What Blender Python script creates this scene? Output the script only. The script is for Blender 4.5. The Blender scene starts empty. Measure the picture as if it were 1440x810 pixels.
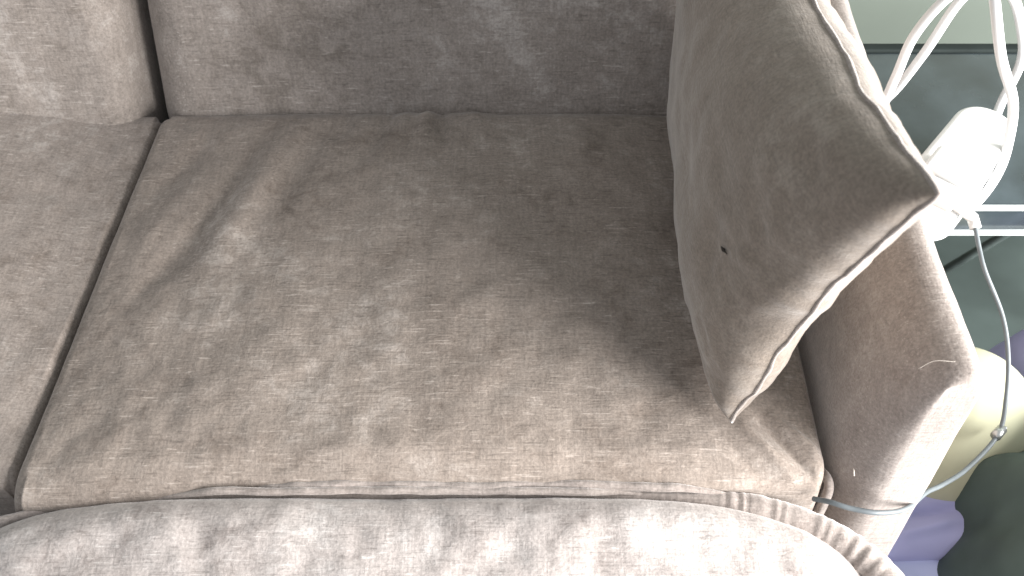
import bpy, bmesh, math, random
from mathutils import Vector, Matrix, noise as mn
random.seed(4)
sc = bpy.context.scene
C = sc.collection

# ------------------------------------------------------------------ camera
cam = bpy.data.cameras.new('camera')
cam.sensor_width = 36.0
cam.lens = 32.5
cam.clip_start = 0.01
cam.clip_end = 200
co = bpy.data.objects.new('camera', cam); C.objects.link(co)
co.location = (0, 0, 0.64)
co.rotation_euler = (math.radians(90 - 52.95), 0, 0)
cam.dof.use_dof = True
cam.dof.focus_distance = 0.74
cam.dof.aperture_fstop = 9.0
sc.camera = co

# ------------------------------------------------------------------ light
w = bpy.data.worlds.new('World'); sc.world = w; w.use_nodes = True
w.node_tree.nodes['Background'].inputs[0].default_value = (0.90, 0.94, 1.0, 1)
w.node_tree.nodes['Background'].inputs[1].default_value = 0.72
def area(name, loc, target, sx, sy, power, col):
    l = bpy.data.lights.new(name, 'AREA'); l.shape = 'RECTANGLE'
    l.size, l.size_y, l.energy, l.color = sx, sy, power, col
    o = bpy.data.objects.new(name, l); C.objects.link(o)
    o.location = loc
    o.rotation_euler = (Vector(target) - Vector(loc)).to_track_quat('-Z', 'Y').to_euler()
    return o
area('window_light', (1.50, -0.22, 0.46), (0.10, 0.35, 0.0), 1.45, 0.90, 150, (1.0, 0.975, 0.955))
sc.view_settings.view_transform = 'Standard'
sc.view_settings.look = 'None'
sc.view_settings.exposure = 0.0
sc.view_settings.gamma = 1.0
sc.view_settings.use_curve_mapping = False

# ------------------------------------------------------------------ helpers
def fbm(x, y, z, o=3):
    return mn.fractal(Vector((x, y, z)), 1.0, 2.0, o)
def sstep(a, b, x):
    t = min(1.0, max(0.0, (x - a) / (b - a))); return t * t * (3 - 2 * t)
def mesh_obj(name, verts, faces, mat, parent=None, smooth=True, bevel=0):
    me = bpy.data.meshes.new(name)
    me.from_pydata([tuple(v) for v in verts], [], faces)
    me.validate(); me.update()
    bm = bmesh.new(); bm.from_mesh(me)
    bmesh.ops.recalc_face_normals(bm, faces=bm.faces)
    bm.to_mesh(me); bm.free()
    for p in me.polygons: p.use_smooth = smooth
    me.materials.append(mat)
    o = bpy.data.objects.new(name, me); C.objects.link(o)
    if parent: o.parent = parent
    return o
def bm_obj(name, bm, mat, parent=None, smooth=True):
    me = bpy.data.meshes.new(name); bmesh.ops.recalc_face_normals(bm, faces=bm.faces)
    bm.to_mesh(me); bm.free()
    for p in me.polygons: p.use_smooth = smooth
    me.materials.append(mat)
    o = bpy.data.objects.new(name, me); C.objects.link(o)
    if parent: o.parent = parent
    return o
def thing(name, label, cat, loc=(0, 0, 0)):
    o = bpy.data.objects.new(name, None); C.objects.link(o)
    o.empty_display_size = 0.05
    o.location = loc; o['label'] = label; o['category'] = cat
    return o
def adopt(parent):
    """children were built in world coordinates: keep them where they are"""
    for c in C.objects:
        if c.parent == parent:
            c.matrix_parent_inverse = Matrix.Translation(-Vector(parent.location))
def grid(nu, nv, fn, wrap_u=False):
    verts = [fn(i, j) for j in range(nv) for i in range(nu)]
    faces = []
    for j in range(nv - 1):
        for i in range(nu if wrap_u else nu - 1):
            a = j * nu + i; b = j * nu + (i + 1) % nu
            faces.append((a, b, b + nu, a + nu))
    return verts, faces
def catmull(pts, n=12):
    P = [Vector(p) for p in pts]; P = [2 * P[0] - P[1]] + P + [2 * P[-1] - P[-2]]
    out = []
    for k in range(1, len(P) - 2):
        for i in range(n):
            t = i / n; a, b, c, d = P[k - 1:k + 3]
            out.append(0.5 * ((2 * b) + (c - a) * t + (2 * a - 5 * b + 4 * c - d) * t * t + (3 * b - a - 3 * c + d) * t ** 3))
    out.append(P[-2]); return out
def tube(name, pts, r, mat, parent=None, seg=12, flat=None):
    """r: number or function of 0..1; closed ends"""
    n = len(pts); verts = []; faces = []
    T0 = (pts[1] - pts[0]).normalized()
    N = T0.orthogonal().normalized()
    for i, p in enumerate(pts):
        T = (pts[min(i + 1, n - 1)] - pts[max(i - 1, 0)]).normalized()
        N = (N - T * N.dot(T)).normalized(); B = T.cross(N)
        rr = r(i / (n - 1)) if callable(r) else r
        for k in range(seg):
            a = 2 * math.pi * k / seg
            verts.append(p + (N * math.cos(a) + B * math.sin(a)) * rr)
    for i in range(n - 1):
        for k in range(seg):
            a = i * seg + k; b = i * seg + (k + 1) % seg
            faces.append((a, b, b + seg, a + seg))
    faces.append(tuple(range(seg))); faces.append(tuple((n - 1) * seg + k for k in range(seg)))
    return mesh_obj(name, verts, faces, mat, parent)
def rbox(name, size, bev, mat, parent, M=Matrix(), seg=4, shape=None):
    bm = bmesh.new(); bmesh.ops.create_cube(bm, size=1)
    for v in bm.verts:
        v.co = Vector((v.co.x * size[0], v.co.y * size[1], v.co.z * size[2]))
        if shape: shape(v.co)
    bmesh.ops.bevel(bm, geom=list(bm.edges), offset=bev, segments=seg, profile=0.5, affect='EDGES')
    bmesh.ops.transform(bm, matrix=M, verts=bm.verts)
    return bm_obj(name, bm, mat, parent)

# ------------------------------------------------------------------ materials
def newmat(name):
    m = bpy.data.materials.new(name); m.use_nodes = True
    nt = m.node_tree
    return m, nt, nt.nodes['Principled BSDF']
def N(nt, t, **kw):
    n = nt.nodes.new(t)
    for k, v in kw.items(): setattr(n, k, v)
    return n
def fabric(name, dark, mid, light, streak='X', sheen=0.35, patch=7.0, bump=0.34, lo=0.36, hi=0.66, warpv=0.06, slubv=1.0):
    """worn chenille: slub weave streaks + brushed nap patches"""
    m, nt, b = newmat(name); L = nt.links.new
    tc = N(nt, 'ShaderNodeTexCoord')
    def noise(scale3, sc_, det, rough=0.6, dist=0.0):
        mp = N(nt, 'ShaderNodeMapping'); mp.inputs['Scale'].default_value = scale3
        L(tc.outputs['Object'], mp.inputs['Vector'])
        n = N(nt, 'ShaderNodeTexNoise'); n.inputs['Scale'].default_value = sc_
        n.inputs['Detail'].default_value = det; n.inputs['Roughness'].default_value = rough
        n.inputs['Distortion'].default_value = dist
        L(mp.outputs['Vector'], n.inputs['Vector']); return n.outputs['Fac']
    def math_(op, a, c=None, v=None):
        k = N(nt, 'ShaderNodeMath', operation=op)
        L(a, k.inputs[0])
        if c is not None: L(c, k.inputs[1])
        if v is not None: k.inputs[1].default_value = v
        return k.outputs[0]
    def mrange(a, f0, f1, t0, t1):
        k = N(nt, 'ShaderNodeMapRange'); k.interpolation_type = 'SMOOTHSTEP'
        L(a, k.inputs[0])
        for i, v in enumerate((f0, f1, t0, t1)): k.inputs[i + 1].default_value = v
        return k.outputs[0]
    st = {'X': (0.085, 1, 1), 'Y': (1, 0.085, 1), 'Z': (1, 1, 0.085)}[streak]
    cr = {'X': (1, 0.12, 0.12), 'Y': (0.12, 1, 0.12), 'Z': (0.12, 0.12, 1)}[streak]
    big = noise((1, 1, 1), patch, 3.0, 0.55, 0.6)
    med = noise((1, 1.2, 1.2), 52.0, 6.0, 0.72, 0.5)
    fine = noise((1, 1, 1), 420.0, 3.0, 0.7)
    slub = noise(st, 620.0, 2.0, 0.5)
    warp = noise(cr, 420.0, 2.0, 0.5)
    # nap value
    nap = math_('ADD', math_('MULTIPLY', big, v=0.50), math_('MULTIPLY', med, v=0.50))
    ramp = N(nt, 'ShaderNodeValToRGB'); ramp.color_ramp.interpolation = 'EASE'
    e = ramp.color_ramp.elements
    e[0].position = lo; e[0].color = (*dark, 1)
    e[1].position = hi; e[1].color = (*light, 1)
    x = e.new((lo + hi) / 2); x.color = (*mid, 1)
    L(nap, ramp.inputs[0])
    # threads: occasional pale slubs and dark gaps
    pale = mrange(slub, 0.60, 0.74, 0.0, 1.0)
    gap = mrange(slub, 0.42, 0.28, 0.0, 1.0)
    where = mrange(noise((1, 1, 1), 16.0, 2.0), 0.35, 0.6, 0.15, 1.0)
    mix1 = N(nt, 'ShaderNodeMix', data_type='RGBA'); mix1.blend_type = 'MIX'
    L(math_('MULTIPLY', math_('MULTIPLY', pale, where), v=0.45 * slubv), mix1.inputs['Factor'])
    L(ramp.outputs[0], mix1.inputs['A'])
    mix1.inputs['B'].default_value = (*[min(0.75, c * 1.5) for c in light], 1)
    mix2 = N(nt, 'ShaderNodeMix', data_type='RGBA')
    L(math_('MULTIPLY', gap, v=0.40 * slubv), mix2.inputs['Factor'])
    L(mix1.outputs['Result'], mix2.inputs['A'])
    mix2.inputs['B'].default_value = (*[c * 0.55 for c in dark], 1)
    # overall grain
    gr = mrange(fine, 0.25, 0.75, 0.80, 1.20)
    wv = mrange(warp, 0.3, 0.7, 1 - warpv, 1 + warpv)
    hsv = N(nt, 'ShaderNodeHueSaturation')
    L(math_('MULTIPLY', gr, wv), hsv.inputs['Value'])
    L(mix2.outputs['Result'], hsv.inputs['Color'])
    L(hsv.outputs[0], b.inputs['Base Color'])
    b.inputs['Roughness'].default_value = 0.85
    b.inputs['Specular IOR Level'].default_value = 0.2
    b.inputs['Sheen Weight'].default_value = sheen
    b.inputs['Sheen Roughness'].default_value = 0.45
    b.inputs['Sheen Tint'].default_value = (1, 0.96, 0.93, 1)
    hgt = math_('ADD', math_('MULTIPLY', slub, v=0.8), math_('MULTIPLY', fine, v=0.5))
    hgt = math_('ADD', hgt, math_('MULTIPLY', warp, v=0.4))
    bp = N(nt, 'ShaderNodeBump'); bp.inputs['Strength'].default_value = bump
    bp.inputs['Distance'].default_value = 0.0012
    L(hgt, bp.inputs['Height'])
    bp2 = N(nt, 'ShaderNodeBump'); bp2.inputs['Strength'].default_value = 0.22
    bp2.inputs['Distance'].default_value = 0.004
    L(med, bp2.inputs['Height']); L(bp.outputs[0], bp2.inputs['Normal'])
    L(bp2.outputs[0], b.inputs['Normal'])
    return m
def plain(name, col, rough=0.5, var=0.15, scale=30, bump=0.0, spec=0.5, metal=0.0, stretch=(1, 1, 1), coat=0.0):
    m, nt, b = newmat(name); L = nt.links.new
    tc = N(nt, 'ShaderNodeTexCoord'); mp = N(nt, 'ShaderNodeMapping'); mp.inputs['Scale'].default_value = stretch
    L(tc.outputs['Object'], mp.inputs['Vector'])
    n = N(nt, 'ShaderNodeTexNoise'); n.inputs['Scale'].default_value = scale; n.inputs['Detail'].default_value = 5
    L(mp.outputs[0], n.inputs['Vector'])
    r = N(nt, 'ShaderNodeValToRGB'); e = r.color_ramp.elements
    e[0].position = 0.3; e[0].color = (*[c * (1 - var) for c in col], 1)
    e[1].position = 0.7; e[1].color = (*[min(0.9, c * (1 + var)) for c in col], 1)
    L(n.outputs['Fac'], r.inputs[0]); L(r.outputs[0], b.inputs['Base Color'])
    b.inputs['Roughness'].default_value = rough; b.inputs['Metallic'].default_value = metal
    b.inputs['Specular IOR Level'].default_value = spec
    b.inputs['Coat Weight'].default_value = coat
    if bump:
        bp = N(nt, 'ShaderNodeBump'); bp.inputs['Strength'].default_value = bump; bp.inputs['Distance'].default_value = 0.002
        L(n.outputs['Fac'], bp.inputs['Height']); L(bp.outputs[0], b.inputs['Normal'])
    return m

LSEAT = fabric('left_seat_chenille', (0.205, 0.170, 0.145), (0.295, 0.252, 0.222), (0.42, 0.375, 0.340))  # seat fabric in slightly lighter tones for the left cushion
SEAT = fabric('seat_chenille', (0.172, 0.138, 0.114), (0.268, 0.225, 0.193), (0.42, 0.368, 0.328), lo=0.33, hi=0.69)
BACK = fabric('back_chenille', (0.205, 0.176, 0.152), (0.295, 0.257, 0.228), (0.42, 0.378, 0.345), patch=7)
PAD = fabric('footrest_chenille_lit', (0.27, 0.235, 0.218), (0.40, 0.36, 0.338), (0.52, 0.482, 0.458), patch=12, sheen=0.5)  # same sofa fabric, paler: the strong light on the footrest is in the colour
ARM = fabric('arm_chenille', (0.245, 0.207, 0.186), (0.305, 0.264, 0.240), (0.38, 0.34, 0.315), patch=6, sheen=0.9)
PIL = fabric('pillow_chenille', (0.165, 0.134, 0.107), (0.210, 0.173, 0.141), (0.27, 0.230, 0.193), streak='Y', patch=8, sheen=0.55, bump=0.3, warpv=0.03, slubv=0.5)
BASE = plain('sofa_base_cloth', (0.05, 0.045, 0.04), 0.9, spec=0.1)
WHITE = plain('white_plastic', (0.70, 0.70, 0.69), 0.35, 0.03)
CABLE = plain('white_flex', (0.70, 0.71, 0.72), 0.42, 0.03)
GREYCABLE = plain('grey_cord', (0.13, 0.15, 0.16), 0.5, 0.1, 80)
METAL = plain('dull_metal', (0.45, 0.46, 0.45), 0.35, 0.15, 120, metal=0.9)
GLASS = plain('dark_glass', (0.034, 0.045, 0.052), 0.22, 0.5, 14, spec=0.75, coat=0.3)
TRIM = plain('pale_edge_trim', (0.50, 0.54, 0.54), 0.4, 0.1, 40)
RAIL = plain('dark_rail', (0.02, 0.026, 0.025), 0.8, spec=0.1)
LEGM = plain('grey_green_metal', (0.07, 0.09, 0.085), 0.5, 0.3, 60)
FLOORM = plain('dark_floor', (0.045, 0.060, 0.058), 0.35, 0.35, 6, spec=0.4)
WALLM = plain('grey_green_paint', (0.20, 0.235, 0.20), 0.7, 0.06, 5, bump=0.15)
CREAM = plain('cream_cloth', (0.52, 0.52, 0.37), 0.7, 0.04, 8, bump=0.1, spec=0.25)
LILAC = plain('lilac_cloth', (0.40, 0.41, 0.66), 0.75, 0.08, 14, bump=0.2, spec=0.2)
LILAC2 = plain('pale_blue_cloth', (0.52, 0.57, 0.84), 0.75, 0.05, 14, spec=0.2)
GREEN = plain('dark_green_cloth', (0.060, 0.086, 0.078), 0.6, 0.25, 16, bump=0.3, spec=0.3)
DARK = plain('dark_thread', (0.03, 0.025, 0.02), 0.9)
PALE = plain('pale_crease_lint', (0.5, 0.45, 0.40), 0.8)

FL = -0.46
# ------------------------------------------------------------------ setting
v = [(-3, -3, FL), (4, -3, FL), (4, 1.10, FL), (-3, 1.10, FL)]
o = mesh_obj('floor', v, [(0, 1, 2, 3)], FLOORM, smooth=False); o['kind'] = 'structure'
bm = bmesh.new(); bmesh.ops.create_cube(bm, size=1)
for q in bm.verts: q.co = Vector((0.5 + q.co.x * 7, 1.15 + q.co.y * 0.1, FL + 1.25 + q.co.z * 2.5))
o = bm_obj('wall', bm, WALLM, smooth=False); o['kind'] = 'structure'

# ------------------------------------------------------------------ sofa
sofa = thing('sofa', 'taupe grey chenille recliner sofa with seat, backs, arm and footrest', 'sofa', (0, 0.5, FL))

def slab(name, x0, x1, y0, y1, ztop, zbot, r, mat, disp, nx=150, ny=110, rf=None, rb=None, M=None, square=(), parent=None):
    """padded cushion: rolled edges, rounded corners, sides down to zbot"""
    rf = rf or r; rb = rb or r
    def clus(a, b, n):
        out = []
        for i in range(n):
            t = i / (n - 1); s = t - 0.11 * math.sin(2 * math.pi * t) ; out.append(a + (b - a) * s)
        return out
    xs = clus(x0, x1, nx); ys = clus(y0, y1, ny)
    skirt = [(0.0, 0.0)] + [(-0.002 - 0.006 * math.sin(math.pi * k / 6), k / 6) for k in range(1, 7)]
    verts = []; faces = []
    def place(x, y):
        dx = 0.0; sx = 0
        if x - x0 < r: dx, sx = (r - (x - x0)) / r, -1
        elif x1 - x < r: dx, sx = (r - (x1 - x)) / r, 1
        dy = 0.0; ry = rf; sy = 0
        if y - y0 < rf: dy, sy, ry = (rf - (y - y0)) / rf, -1, rf
        elif y1 - y < rb: dy, sy, ry = (rb - (y1 - y)) / rb, 1, rb
        rr = math.hypot(dx, dy); X, Y = x, y
        if sx in square:
            z = ztop - r * (1 - math.sqrt(max(0, 1 - dx * dx))) - ry * (1 - math.sqrt(max(0, 1 - dy * dy)))
            return X, Y, z + disp(X, Y) * (1 - 0.6 * min(1, rr))
        if rr > 1:
            if sx: X = (x0 + r if sx < 0 else x1 - r) + sx * r * dx / rr
            if sy: Y = (y0 + rf if sy < 0 else y1 - rb) + sy * ry * dy / rr
            rr = 1.0
        z = ztop - r * (1 - math.sqrt(max(0.0, 1 - rr * rr)))
        return X, Y, z + disp(X, Y) * (1 - 0.6 * rr)
    for j in range(ny):
        for i in range(nx):
            verts.append(Vector(place(xs[i], ys[j])))
    for j in range(ny - 1):
        for i in range(nx - 1):
            a = j * nx + i; faces.append((a, a + 1, a + 1 + nx, a + nx))
    ring = [i for i in range(nx)] + [j * nx + nx - 1 for j in range(1, ny)] + \
           [(ny - 1) * nx + i for i in range(nx - 2, -1, -1)] + [j * nx for j in range(ny - 2, 0, -1)]
    prev = ring; cx, cy = (x0 + x1) / 2, (y0 + y1) / 2
    for k in range(1, 7):
        cur = []
        for idx in ring:
            p = verts[idx]; d = Vector((p.x - cx, p.y - cy, 0)).normalized()
            q = p + d * (0.006 * math.sin(math.pi * k / 6)); q.z = p.z + (zbot - p.z) * k / 6
            verts.append(q); cur.append(len(verts) - 1)
        for a in range(len(ring)):
            b = (a + 1) % len(ring); faces.append((prev[a], prev[b], cur[b], cur[a]))
        prev = cur
    faces.append(tuple(prev))
    if M: verts = [M @ q for q in verts]
    return mesh_obj(name, verts, faces, mat, parent or sofa)

def skew(o, fx):
    for q in o.data.vertices:
        wx, wy = fx(q.co.x)
        k = min(1, max(0, (q.co.y - .30) / .40))
        q.co.x += wx * (-.013 * (1 - k) + .008 * k)
        q.co.y -= wy * .016 * (1 - k) ** 3
def crease(x, y, a, b, wd, amp, taper=True):
    """gaussian ridge (amp>0) or furrow (amp<0) along segment a-b"""
    ax, ay = a; bx, by = b
    dx, dy = bx - ax, by - ay; L2 = dx * dx + dy * dy
    t = ((x - ax) * dx + (y - ay) * dy) / L2
    tc = min(1, max(0, t))
    d = math.hypot(x - ax - tc * dx, y - ay - tc * dy)
    e = math.sin(math.pi * (0.12 + 0.76 * tc)) if taper else 1
    return amp * e * math.exp(-(d / wd) ** 2)
SEATC = [((-.222, .675), (-.262, .495), .017, .0055), ((-.250, .66), (-.292, .50), .012, -.005),
         ((-.298, .61), (-.335, .52), .014, .004), ((-.300, .67), (-.33, .60), .012, -.004),
         ((-.190, .68), (-.225, .55), .016, -.003), ((-.28, .56), (-.325, .46), .010, -.003),
         ((-.075, .71), (-.071, .655), .006, -.008), ((-.088, .71), (-.090, .655), .007, .006),
         ((-.125, .71), (-.142, .635), .008, -.005), ((-.108, .71), (-.112, .66), .008, .004),
         ((-.045, .71), (-.035, .67), .010, .004), ((-.165, .71), (-.172, .66), .008, -.003),
         ((-.02, .63), (-.12, .60), .020, -.002), ((.10, .60), (-.02, .52), .035, -.003),
         ((.180, .345), (.222, .292), .005, .004), ((.195, .350), (.232, .300), .004, -.004),
         ((.205, .355), (.242, .315), .005, .0045), ((.160, .335), (.205, .292), .006, -.003),
         ((.02, .312), (.16, .305), .006, -.003), ((-.20, .315), (-.05, .309), .006, -.002)]
def seat_disp(x, y):
    u = (x + .358) / .60; q = (y - .29) / .45
    z = 0.018 * math.sin(math.pi * min(1, max(0, u))) * math.sin(math.pi * min(1, max(0, 0.12 + .8 * q)))
    for c in SEATC: z += crease(x, y, *c)
    z += 0.0028 * fbm(x * 11, y * 11, 1.3) + 0.0011 * fbm(x * 38, y * 38, 4.1)
    return z
seat = slab('seat_cushion', -.364, .240, .300, .709, 0.0, -.16, .011, SEAT, seat_disp, 210, 160, rf=.026, rb=.020, square=(-1,))
skew(seat, lambda x: (min(1, max(0, (.24 - x) / .6)), sstep(-.18, -.34, x)))
def lseat_disp(x, y):
    q = (y - .29) / .45
    return -.14 * (x + .371) + 0.006 * math.sin(math.pi * min(1, max(0, .15 + .75 * q))) + 0.0028 * fbm(x * 10, y * 10, 7.7) + 0.001 * fbm(x * 36, y * 36, 2.1) \
        + crease(x, y, (-.46, .60), (-.39, .58), .008, -.003)
lseat = slab('seat_cushion', -.98, -.3680, .302, .714, -.011, -.16, .005, LSEAT, lseat_disp, 170, 130, rf=.02, rb=.02, square=(1,))
skew(lseat, lambda x: (1, 0))

# reclined back cushions: built flat (x, height) then tilted
def back_M(x, y, z, lean):
    R = Matrix.Rotation(math.radians(90 - lean), 4, 'X')
    return Matrix.Translation((x, y, z)) @ R
def back_disp(seed, x0, x1):
    def f(x, h):
        u = (x - x0) / (x1 - x0); q = h / .55
        return 0.022 * math.sin(math.pi * min(1, max(0, u))) ** .6 * math.sin(math.pi * min(1, max(0, .1 + .85 * q))) \
            + 0.004 * fbm(x * 8, h * 8, seed) + 0.0012 * fbm(x * 34, h * 34, seed + 3)
    return f
slab('back_cushion', -.364, .262, -.05, .55, 0.0, -.13, .045, BACK, back_disp(11.2, -.352, .262), 170, 130,
     M=back_M(0, .707, -.004, 25))
slab('back_cushion', -.99, -.378, -.05, .55, 0.0, -.13, .026, BACK, back_disp(15.9, -1.2, -.2), 150, 120,
     M=back_M(0, .699, .006, 25))

# arm on the right: padded slab with rolled crown, front leaning a little forward at the foot
def arm_mesh():
    ny, ns = 90, 64
    prof = []
    # closed section (x, z): inner foot -> crown -> outer foot
    pts = [(.244, -.40), (.245, -.20), (.246, -.06), (.249, .01), (.257, .055), (.270, .092), (.284, .114), (.299, .121),
           (.310, .118), (.3145, .105), (.315, .06), (.312, -.10), (.308, -.25), (.306, -.40)]
    sec = [(p.x, p.z) for p in catmull([(a, 0, b) for a, b in pts], 5)]
    n = len(sec); verts = []; faces = []
    def front(z): return .316 - (.12 - z) * .16
    ts = [0.0, .03, .08, .15, .24, .35, .5, .66, .84, 1.0]
    rows = []
    for t in ts:                       # rounded nose: section shrinks towards its middle
        a = t * math.pi / 2
        rows.append(('nose', a))
    for k in range(1, 60): rows.append(('run', k / 59))
    for kind, a in rows:
        for (x, z) in sec:
            wi = sstep(.312, .25, x)                      # 1 on the inner side
            ln = .012 + .046 * wi
            if kind == 'nose':
                cx = .288
                s = math.sin(a)
                span = (cx - .245) if x < cx else .026
                xx = cx + (x - cx) * (1 - (1 - s) * ((.036 if x < cx else .006) / span))
                zz = z - (1 - s) * .008 * sstep(.04, .12, z)
                yy = front(z) + ln * (1 - math.cos(a))
            else:
                xx, zz, yy = x, z, front(z) + ln + (0.90 - front(z) - ln) * a
            d = .0022 * fbm(xx * 14, yy * 14, zz * 14)
            verts.append(Vector((xx + d, yy + d * .5, zz + d)))
    for j in range(len(rows) - 1):
        for i in range(n):
            a = j * n + i; b = j * n + (i + 1) % n
            faces.append((a, b, b + n, a + n))
    # front face fan: quads between inner and outer halves
    half = n // 2
    for i in range(half - 1):
        faces.append((i, i + 1, n - 2 - i, n - 1 - i))
    m = len(rows) - 1
    faces.append(tuple(m * n + i for i in range(n)))
    return verts, faces
v, f = arm_mesh()
arm = mesh_obj('armrest', v, f, ARM, sofa)
tube('crease_line', catmull([(.272, .330, .1125), (.281, .332, .1195), (.292, .331, .1205), (.300, .332, .1185)], 6), .00022, PALE, arm, 6)  # pale strand laid on for a faint crease line in the arm
tube('lint', catmull([(.2525, .306, .012), (.2515, .303, .016), (.2520, .300, .013)], 5), .0006, PALE, arm, 6)

# footrest pad in front of the seat
FX, FY, FA, FD = -.083, .077, .374, .222
def fout(th, off=0.0):
    c, s = math.cos(th), math.sin(th)
    e = (abs(c) ** 4.4 + abs(s) ** 4.4) ** (-1 / 4.4)
    return FX + (FA + off) * c * e, FY + (FD + off) * s * e
def foot_mesh():
    nt, nr = 420, 90
    verts = []; faces = []
    rr = .050
    for j in range(nr):
        t = j / (nr - 1); rho = 1 - (1 - t) ** 2 if t < 1 else 1
        for i in range(nt):
            th = 2 * math.pi * i / nt
            ox, oy = fout(th)
            x = FX + (ox - FX) * rho; y = FY + (oy - FY) * rho
            d = (1 - rho) * math.hypot(ox - FX, oy - FY)
            k = max(0, 1 - d / rr)
            z = .011 - rr * (1 - math.sqrt(max(0, 1 - k * k))) * .9
            z += .012 * (1 - rho ** 2) - .36 * max(0, .285 - y)
            if k < 1: z += (.0030 * fbm(x * 16, y * 16, 9.2) + .0016 * fbm(x * 45, y * 45, 3.3)) * (1 - .5 * k)
            verts.append(Vector((x, y, z)))
    for j in range(nr - 1):
        for i in range(nt):
            a = j * nt + i; b = j * nt + (i + 1) % nt
            faces.append((a, b, b + nt, a + nt))
    prev = (nr - 1) * nt
    for s in range(1, 4):
        st = len(verts)
        for i in range(nt):
            p = verts[(nr - 1) * nt + i]
            q = Vector((p.x, p.y, p.z - .03 * s)); verts.append(q)
        for i in range(nt):
            b = (i + 1) % nt; faces.append((prev + i, prev + b, st + b, st + i))
        prev = st
    faces.append(tuple(prev + i for i in range(nt)))
    return verts, faces
v, f = foot_mesh()
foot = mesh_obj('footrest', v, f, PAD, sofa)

# gathered border round the footrest
def border():
    n, seg = 900, 14; verts = []; faces = []
    th0, th1 = math.radians(-20), math.radians(200)
    arc = 0.0; last = None
    for i in range(n):
        th = th0 + (th1 - th0) * i / (n - 1)
        x, y = fout(th); x2, y2 = fout(th + .004)
        tx, ty = x2 - x, y2 - y; l = math.hypot(tx, ty); nx, ny = ty / l, -tx / l
        right = sstep(.10, .19, x)
        if last: arc += math.hypot(x - last[0], y - last[1])
        last = (x, y)
        s = x * 60 + y * 90
        puck = (0.5 + 0.5 * math.sin(arc * 2 * math.pi / .0105 + 4.5 * fbm(arc * 55, 0, 3))) ** 1.5 * (.55 + .8 * fbm(arc * 40, 3, 1))
        rad_o = .0045 + .0095 * right + .0012 * fbm(s * .4, 1, 0) - .0010 * puck * right
        rad_z = .0085 + .005 * right - .0017 * puck * right + .0015 * fbm(s * .3, 5, 0)
        zc = -.022 + .0025 * fbm(x * 9, y * 9, 2) - .05 * max(0, .27 - y) - .010 * (1 - right)
        zc += .012 * (1 - right)
        for k in range(seg):
            a = 2 * math.pi * k / seg
            verts.append(Vector((x + nx * rad_o * math.cos(a), y + ny * rad_o * math.cos(a), zc + rad_z * math.sin(a))))
    for i in range(n - 1):
        for k in range(seg):
            a = i * seg + k; b = i * seg + (k + 1) % seg
            faces.append((a, b, b + seg, a + seg))
    return verts, faces
v, f = border()
mesh_obj('gathered_border', v, f, ARM, foot)
# folded seam flaps between seat and footrest
for (xa, xb, y, z, wd, ph) in [(-.235, .19, .3010, -.006, .0060, 0.0), (-.30, .13, .2960, -.005, .0050, 2.0)]:
    n = 160
    def fl(i, j):
        t = i / (n - 1); x = xa + (xb - xa) * t
        e = min(1, 6 * t, 6 * (1 - t))
        yy = y + .0022 * fbm(x * 14, ph, 0) - .06 * max(0, abs(x + .06) - .16)
        a = math.pi * (j / 6)
        return Vector((x, yy + wd * .6 * e * math.cos(a), z + wd * e * math.sin(a) * (.7 + .3 * fbm(x * 30, ph, 4)) + .002 * fbm(x * 18, ph, 7) - .012 * (1 - e)))
    vv, ff = grid(n, 7, fl)
    mesh_obj('seam_flap', vv, ff, ARM, seat)
# tucked cloth tab between seat and arm
tube('tucked_cloth', catmull([(.2455, .300, -.10), (.2455, .302, -.07), (.2462, .305, -.045), (.2465, .309, -.028), (.2455, .316, -.024), (.244, .326, -.03)], 8),
     lambda t: .0048 * (1 - .35 * t), ARM, seat, 14)
# frame below
rbox('base', (1.30, .52, .27), .01, BASE, sofa, Matrix.Translation((-.34, .575, -.30)))
rbox('back_frame', (1.30, .03, .62), .01, BASE, sofa, Matrix.Translation((-.34, .975, .02)) @ Matrix.Rotation(math.radians(-6), 4, 'X'))
adopt(sofa)

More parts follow.
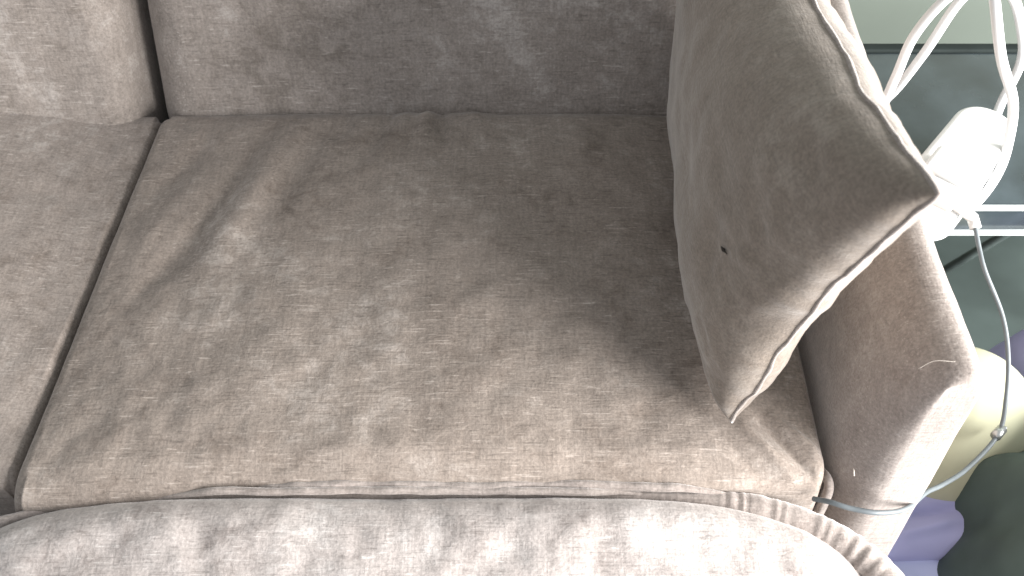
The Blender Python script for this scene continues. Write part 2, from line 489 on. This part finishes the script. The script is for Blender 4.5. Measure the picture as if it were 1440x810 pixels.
# ------------------------------------------------------------------ throw pillow
pill = thing('throw_pillow', 'taupe throw pillow with piped edges leaning against the sofa arm', 'pillow', (.18, .5, 0))
BF, TF, TB, BB = Vector((.167, .333, .010)), Vector((.210, .296, .315)), Vector((.190, .815, .262)), Vector((.196, .715, .030))  # top back corner drawn out past square to block light on the backrest
PN = Vector((-1, -0.08, 0.10)).normalized()
def pil_base(u, q):
    s, t = (u + 1) / 2, (q + 1) / 2      # s: front->back, t: bottom->top
    return (BF * (1 - s) + BB * s) * (1 - t) + (TF * (1 - s) + TB * s) * t
def pil_uv(u, q):
    k = 1.01 - .060 * abs(u * q) ** 4
    return k * u * (1 - .13 * (1 - q * q)), k * q * (1 - (.20 if q > 0 else .10) * (1 - u * u))
def pil_pt(u, q, side):
    uu, qq = pil_uv(u, q)
    p = pil_base(uu, qq)
    h = (max(0, 1 - abs(u) ** 2.8) * max(0, 1 - abs(q) ** 2.8)) ** .44
    T = .062 if side > 0 else .043
    wr = 0.0
    edge = max(abs(u), abs(q))
    wr += .0045 * fbm(p.y * 12, p.z * 12, 3 * side) * h
    # puckers running in from the seams
    wr += .0035 * sstep(.55, .9, edge) * h * fbm(p.y * 45, p.z * 45, 8 + side)
    if side > 0:
        wr += crease(p.y, p.z, (.38, .10), (.45, .22), .014, -.002) + crease(p.y, p.z, (.345, .06), (.40, .05), .008, -.004) * h
        wr += crease(p.y, p.z, (.35, .22), (.42, .25), .016, .004) * h + crease(p.y, p.z, (.335, .245), (.40, .285), .010, -.004) * h
    else:
        wr += crease(p.y, p.z, (.33, .12), (.36, .13), .008, -.006) * h + .004 * fbm(p.y * 30, p.z * 30, 12) * h
    edgewave = Vector((.004 * fbm(p.y * 22, p.z * 22, 1.7), .003 * fbm(p.y * 22, p.z * 22, 5.7), 0)) * sstep(.7, 1, edge)
    return p + PN * side * (T * h + wr) + edgewave
nu = 130
def cl(i): 
    t = 2 * i / (nu - 1) - 1
    return math.sin(t * math.pi / 2)
verts = []; faces = []
for side in (1, -1):
    o0 = len(verts)
    vv, ff = grid(nu, nu, lambda i, j: pil_pt(cl(i), cl(j), side))
    verts += vv; faces += [tuple(a + o0 for a in q) for q in ff]
o = mesh_obj('cover', verts, faces, PIL, pill)
bm = bmesh.new(); bm.from_mesh(o.data); bmesh.ops.remove_doubles(bm, verts=bm.verts, dist=1e-6)
bmesh.ops.recalc_face_normals(bm, faces=bm.faces); bm.to_mesh(o.data); bm.free()
cover = o
ring = []
for (a, b) in (((-1, -1), (-1, 1)), ((-1, 1), (1, 1)), ((1, 1), (1, -1)), ((1, -1), (-1, -1))):
    for k in range(60):
        t = k / 60; ring.append(pil_pt(a[0] + (b[0] - a[0]) * t, a[1] + (b[1] - a[1]) * t, 1))
ring.append(ring[0])
tube('piping', ring, lambda t: .0016 + .0003 * math.sin(t * 300), ARM, pill, 8)
# small dark snag on the face
p0 = pil_pt(-.72, -.02, 1)
sd = Vector((.0005, -.0070, .0040))
tube('snag', catmull([p0 + PN * .0004 - sd, p0 + PN * .0008 - sd * .2, p0 + PN * .0008 + sd * .3, p0 + PN * .0004 + sd], 4), lambda t: .0003 + .0010 * math.sin(math.pi * t) ** 2, DARK, cover, 6)
adopt(pill)

# ------------------------------------------------------------------ side table
TZ = 0.0
tab = thing('side_table', 'dark glossy side table with pale edge strips and crossed legs', 'table', (.7, .69, FL))
top = rbox('tabletop', (.78, .222, .036), .003, GLASS, tab, Matrix.Translation((.725, .690, TZ - .018)))
rbox('edge_strip', (.78, .005, .0045), .001, TRIM, top, Matrix.Translation((.725, .5772, TZ - .001)))
rbox('edge_strip', (.78, .005, .0050), .001, TRIM, top, Matrix.Translation((.725, .5772, TZ - .036)))
rbox('back_rail', (.78, .012, .010), .002, RAIL, top, Matrix.Translation((.725, .8065, TZ - .002)))
for (a, b) in (((.52, .60, FL), (.80, .60, -.037)), ((.80, .615, FL), (.52, .615, -.037)), ((.86, .60, FL), (1.08, .60, -.037)), ((1.08, .615, FL), (.86, .615, -.037)),
               ((.52, .78, FL), (.80, .78, -.037)), ((.80, .765, FL), (.52, .765, -.037))):
    tube('leg', [Vector(a), (Vector(a) + Vector(b)) / 2, Vector(b)], .006, LEGM, tab, 10)
adopt(tab)

# ------------------------------------------------------------------ extension lead
ext = thing('extension_lead', 'white extension socket block with looped white cable on the side table', 'extension lead', (.41, .60, TZ))
ang = math.atan2(.118, .071) - .17
BM = Matrix.Translation((.404, .596, TZ + .0272)) @ Matrix.Rotation(ang, 4, 'Z')
def blk(c):
    if c.z > 0: c.x *= .985; c.y *= .93
bm = bmesh.new(); bmesh.ops.create_cube(bm, size=1)
for q in bm.verts:
    q.co = Vector((q.co.x * .145, q.co.y * .058, q.co.z * .054)); blk(q.co)
ve = [e for e in bm.edges if abs((e.verts[0].co - e.verts[1].co).z) > .03]
bmesh.ops.bevel(bm, geom=ve, offset=.026, segments=10, profile=.5, affect='EDGES')
bmesh.ops.bevel(bm, geom=[e for e in bm.edges if abs(e.verts[0].co.z - e.verts[1].co.z) < .001], offset=.005, segments=4, profile=.5, affect='EDGES')
bmesh.ops.transform(bm, matrix=BM, verts=bm.verts)
body = bm_obj('socket_block', bm, WHITE, ext)
# cable gland then cable, looping up and coming down behind the pillow
end = BM @ Vector((.0725, 0, 0)); dirv = Vector((math.cos(ang), math.sin(ang), 0))
tube('cable_gland', [end - dirv * .004, end + dirv * .008, end + dirv * .022], lambda t: .0085 - .003 * t, WHITE, body, 14)
path = [tuple(end), tuple(end + dirv * .02), (.476, .686, .034), (.476, .690, .078), (.452, .68, .125), (.425, .675, .162), (.395, .670, .176), (.366, .662, .168),
        (.350, .66, .130), (.349, .66, .083), (.347, .662, .030), (.334, .672, -.002), (.326, .676, -.05), (.325, .68, -.2), (.325, .68, -.44)]
tube('cable', catmull(path, 10), .0043, CABLE, ext, 12)
path = [tuple(BM @ Vector((-.030, -.028, -.004))), (.432, .580, .008), (.442, .590, .030), (.442, .598, .058), (.428, .602, .105), (.400, .605, .150), (.388, .63, .185),
        (.392, .665, .192), (.398, .68, .170), (.387, .682, .145), (.377, .682, .091), (.364, .69, .030), (.340, .70, .002), (.3265, .70, -.04), (.325, .70, -.2), (.325, .70, -.44)]
tube('cable', catmull(path, 10), .0043, CABLE, ext, 12)
adopt(ext)

# ------------------------------------------------------------------ charger and its cord
chg = thing('phone_charger', 'white charger plugged into the socket block with thin grey cord', 'charger', (.385, .56, TZ + .04))
CM = BM @ Matrix.Translation((-.042, -.006, .027 + .0085))
pb = rbox('adapter', (.034, .046, .018), .004, WHITE, chg, CM)
rbox('adapter_step', (.030, .046, .012), .003, WHITE, pb, CM @ Matrix.Translation((.004, 0, -.0045)))
rbox('adapter_nose', (.020, .030, .016), .004, WHITE, pb, CM @ Matrix.Translation((-.028, -.002, -.002)))
pl = Vector((.404, .538, .030)); d0 = (Vector((.407, .515, .022)) - pl).normalized()
st = CM @ Vector((-.030, -.014, -.002))
tube('plug_sleeve', [st, (st + pl) / 2 + Vector((0, -.004, .002)), pl, pl + d0 * .010], .0050, WHITE, chg, 12)
cord = [tuple(pl + d0 * .008), (.407, .512, .018), (.411, .495, .008), (.429, .468, -.020), (.434, .44, -.041), (.432, .41, -.063), (.425, .385, -.082), (.386, .350, -.076),
        (.350, .325, -.055), (.326, .310, -.038), (.298, .288, -.018), (.271, .278, -.003), (.250, .281, -.002), (.236, .287, -.004), (.228, .294, -.014)]
tube('cord', catmull(cord, 12), .0020, GREYCABLE, chg, 10)
cpos = Vector((.4255, .386, -.0815)); cd = Vector((.039, .035, -.005)).normalized()
tube('cord_clip', [cpos - cd * .006, cpos + cd * .006], .0045, METAL, chg, 12)
rbox('clip_tab', (.012, .003, .008), .001, METAL, chg, Matrix.Translation(cpos + Vector((.004, .002, -.003))) @ Matrix.Rotation(.7, 4, 'Z'))
adopt(chg)

# ------------------------------------------------------------------ bundles on the floor by the arm
def blob(name, c, rad, mat, parent=None, ex=2.6, seed=0, amp=.006, fr=9, folds=None, nu=120, nv=70):
    """soft bundle resting on the floor: superellipsoid with cloth folds"""
    def sp(a, e): return math.copysign(abs(a) ** e, a)
    def fn(i, j):
        ph = -math.pi / 2 + math.pi * j / (nv - 1); th = 2 * math.pi * i / nu
        e = 2 / ex
        d = Vector((sp(math.cos(ph), e) * sp(math.cos(th), e), sp(math.cos(ph), e) * sp(math.sin(th), e), sp(math.sin(ph), e)))
        p = Vector((c[0] + rad[0] * d.x, c[1] + rad[1] * d.y, c[2] + rad[2] * d.z))
        k = 1 + amp / min(rad) * fbm(p.x * fr, p.y * fr, p.z * fr + seed)
        if folds: k += folds(p) / min(rad)
        p = Vector((c[0] + rad[0] * d.x * k, c[1] + rad[1] * d.y * k, c[2] + rad[2] * d.z * k))
        p.z = max(p.z, FL + .001)
        return p
    v, f = grid(nu, nv, fn, True)
    return mesh_obj(name, v, f, mat, parent)
o = blob('cream_bundle', (.428, .440, -.285), (.108, .105, .195), CREAM, ex=2.3, seed=3, amp=.004, fr=5)
o['label'] = 'smooth rounded cream bundle on the floor beside the sofa arm'; o['category'] = 'bundle'
o = blob('lilac_bundle', (.572, .485, -.29), (.080, .085, .190), LILAC, ex=2.4, seed=5, amp=.006)
o['label'] = 'lilac bundle at the right edge, behind the cream bundle'; o['category'] = 'bundle'
lil = thing('lilac_cloth', 'crumpled lilac blue cloth wedged between sofa arm and dark green bag', 'cloth', (.37, .30, FL))
def lf(x, y):
    return .006 * fbm(x * 16, y * 16, 4) + crease(x, y, (.335, .340), (.42, .352), .004, -.007) + crease(x, y, (.34, .322), (.41, .338), .005, .006) + crease(x, y, (.33, .372), (.40, .384), .007, .003)
slab('folded_cloth', .318, .54, .306, .402, -.158, FL + .001, .014, LILAC, lf, 60, 50, parent=lil)
def lf2(x, y):
    return .005 * fbm(x * 16, y * 16, 9) + crease(x, y, (.35, .34), (.42, .29), .005, -.006) + .16 * (y - .33) + .10 * (x - .36)
q = slab('lower_fold', .318, .54, .17, .322, -.170, FL + .001, .012, LILAC2, lf2, 60, 60, parent=lil)
q['label'] = 'paler blue lower fold of the cloth'
adopt(lil)
def gf(p):
    a = math.atan2(p.y - .20, p.x - .56)
    return .007 * math.sin(a * 15 + 2.5 * fbm(p.x * 5, p.y * 5, p.z * 5)) * sstep(-.42, -.2, p.z) + .006 * fbm(p.x * 14, p.y * 14, p.z * 8)
bag = blob('dark_green_bag', (.556, .274, -.232), (.175, .168, .224), GREEN, ex=2.4, seed=1, amp=.010, fr=6, folds=gf, nu=200, nv=110)
bag['label'] = 'large dark green cloth bag with soft folds at the lower right'; bag['category'] = 'bag'

sc.render.engine = 'CYCLES'
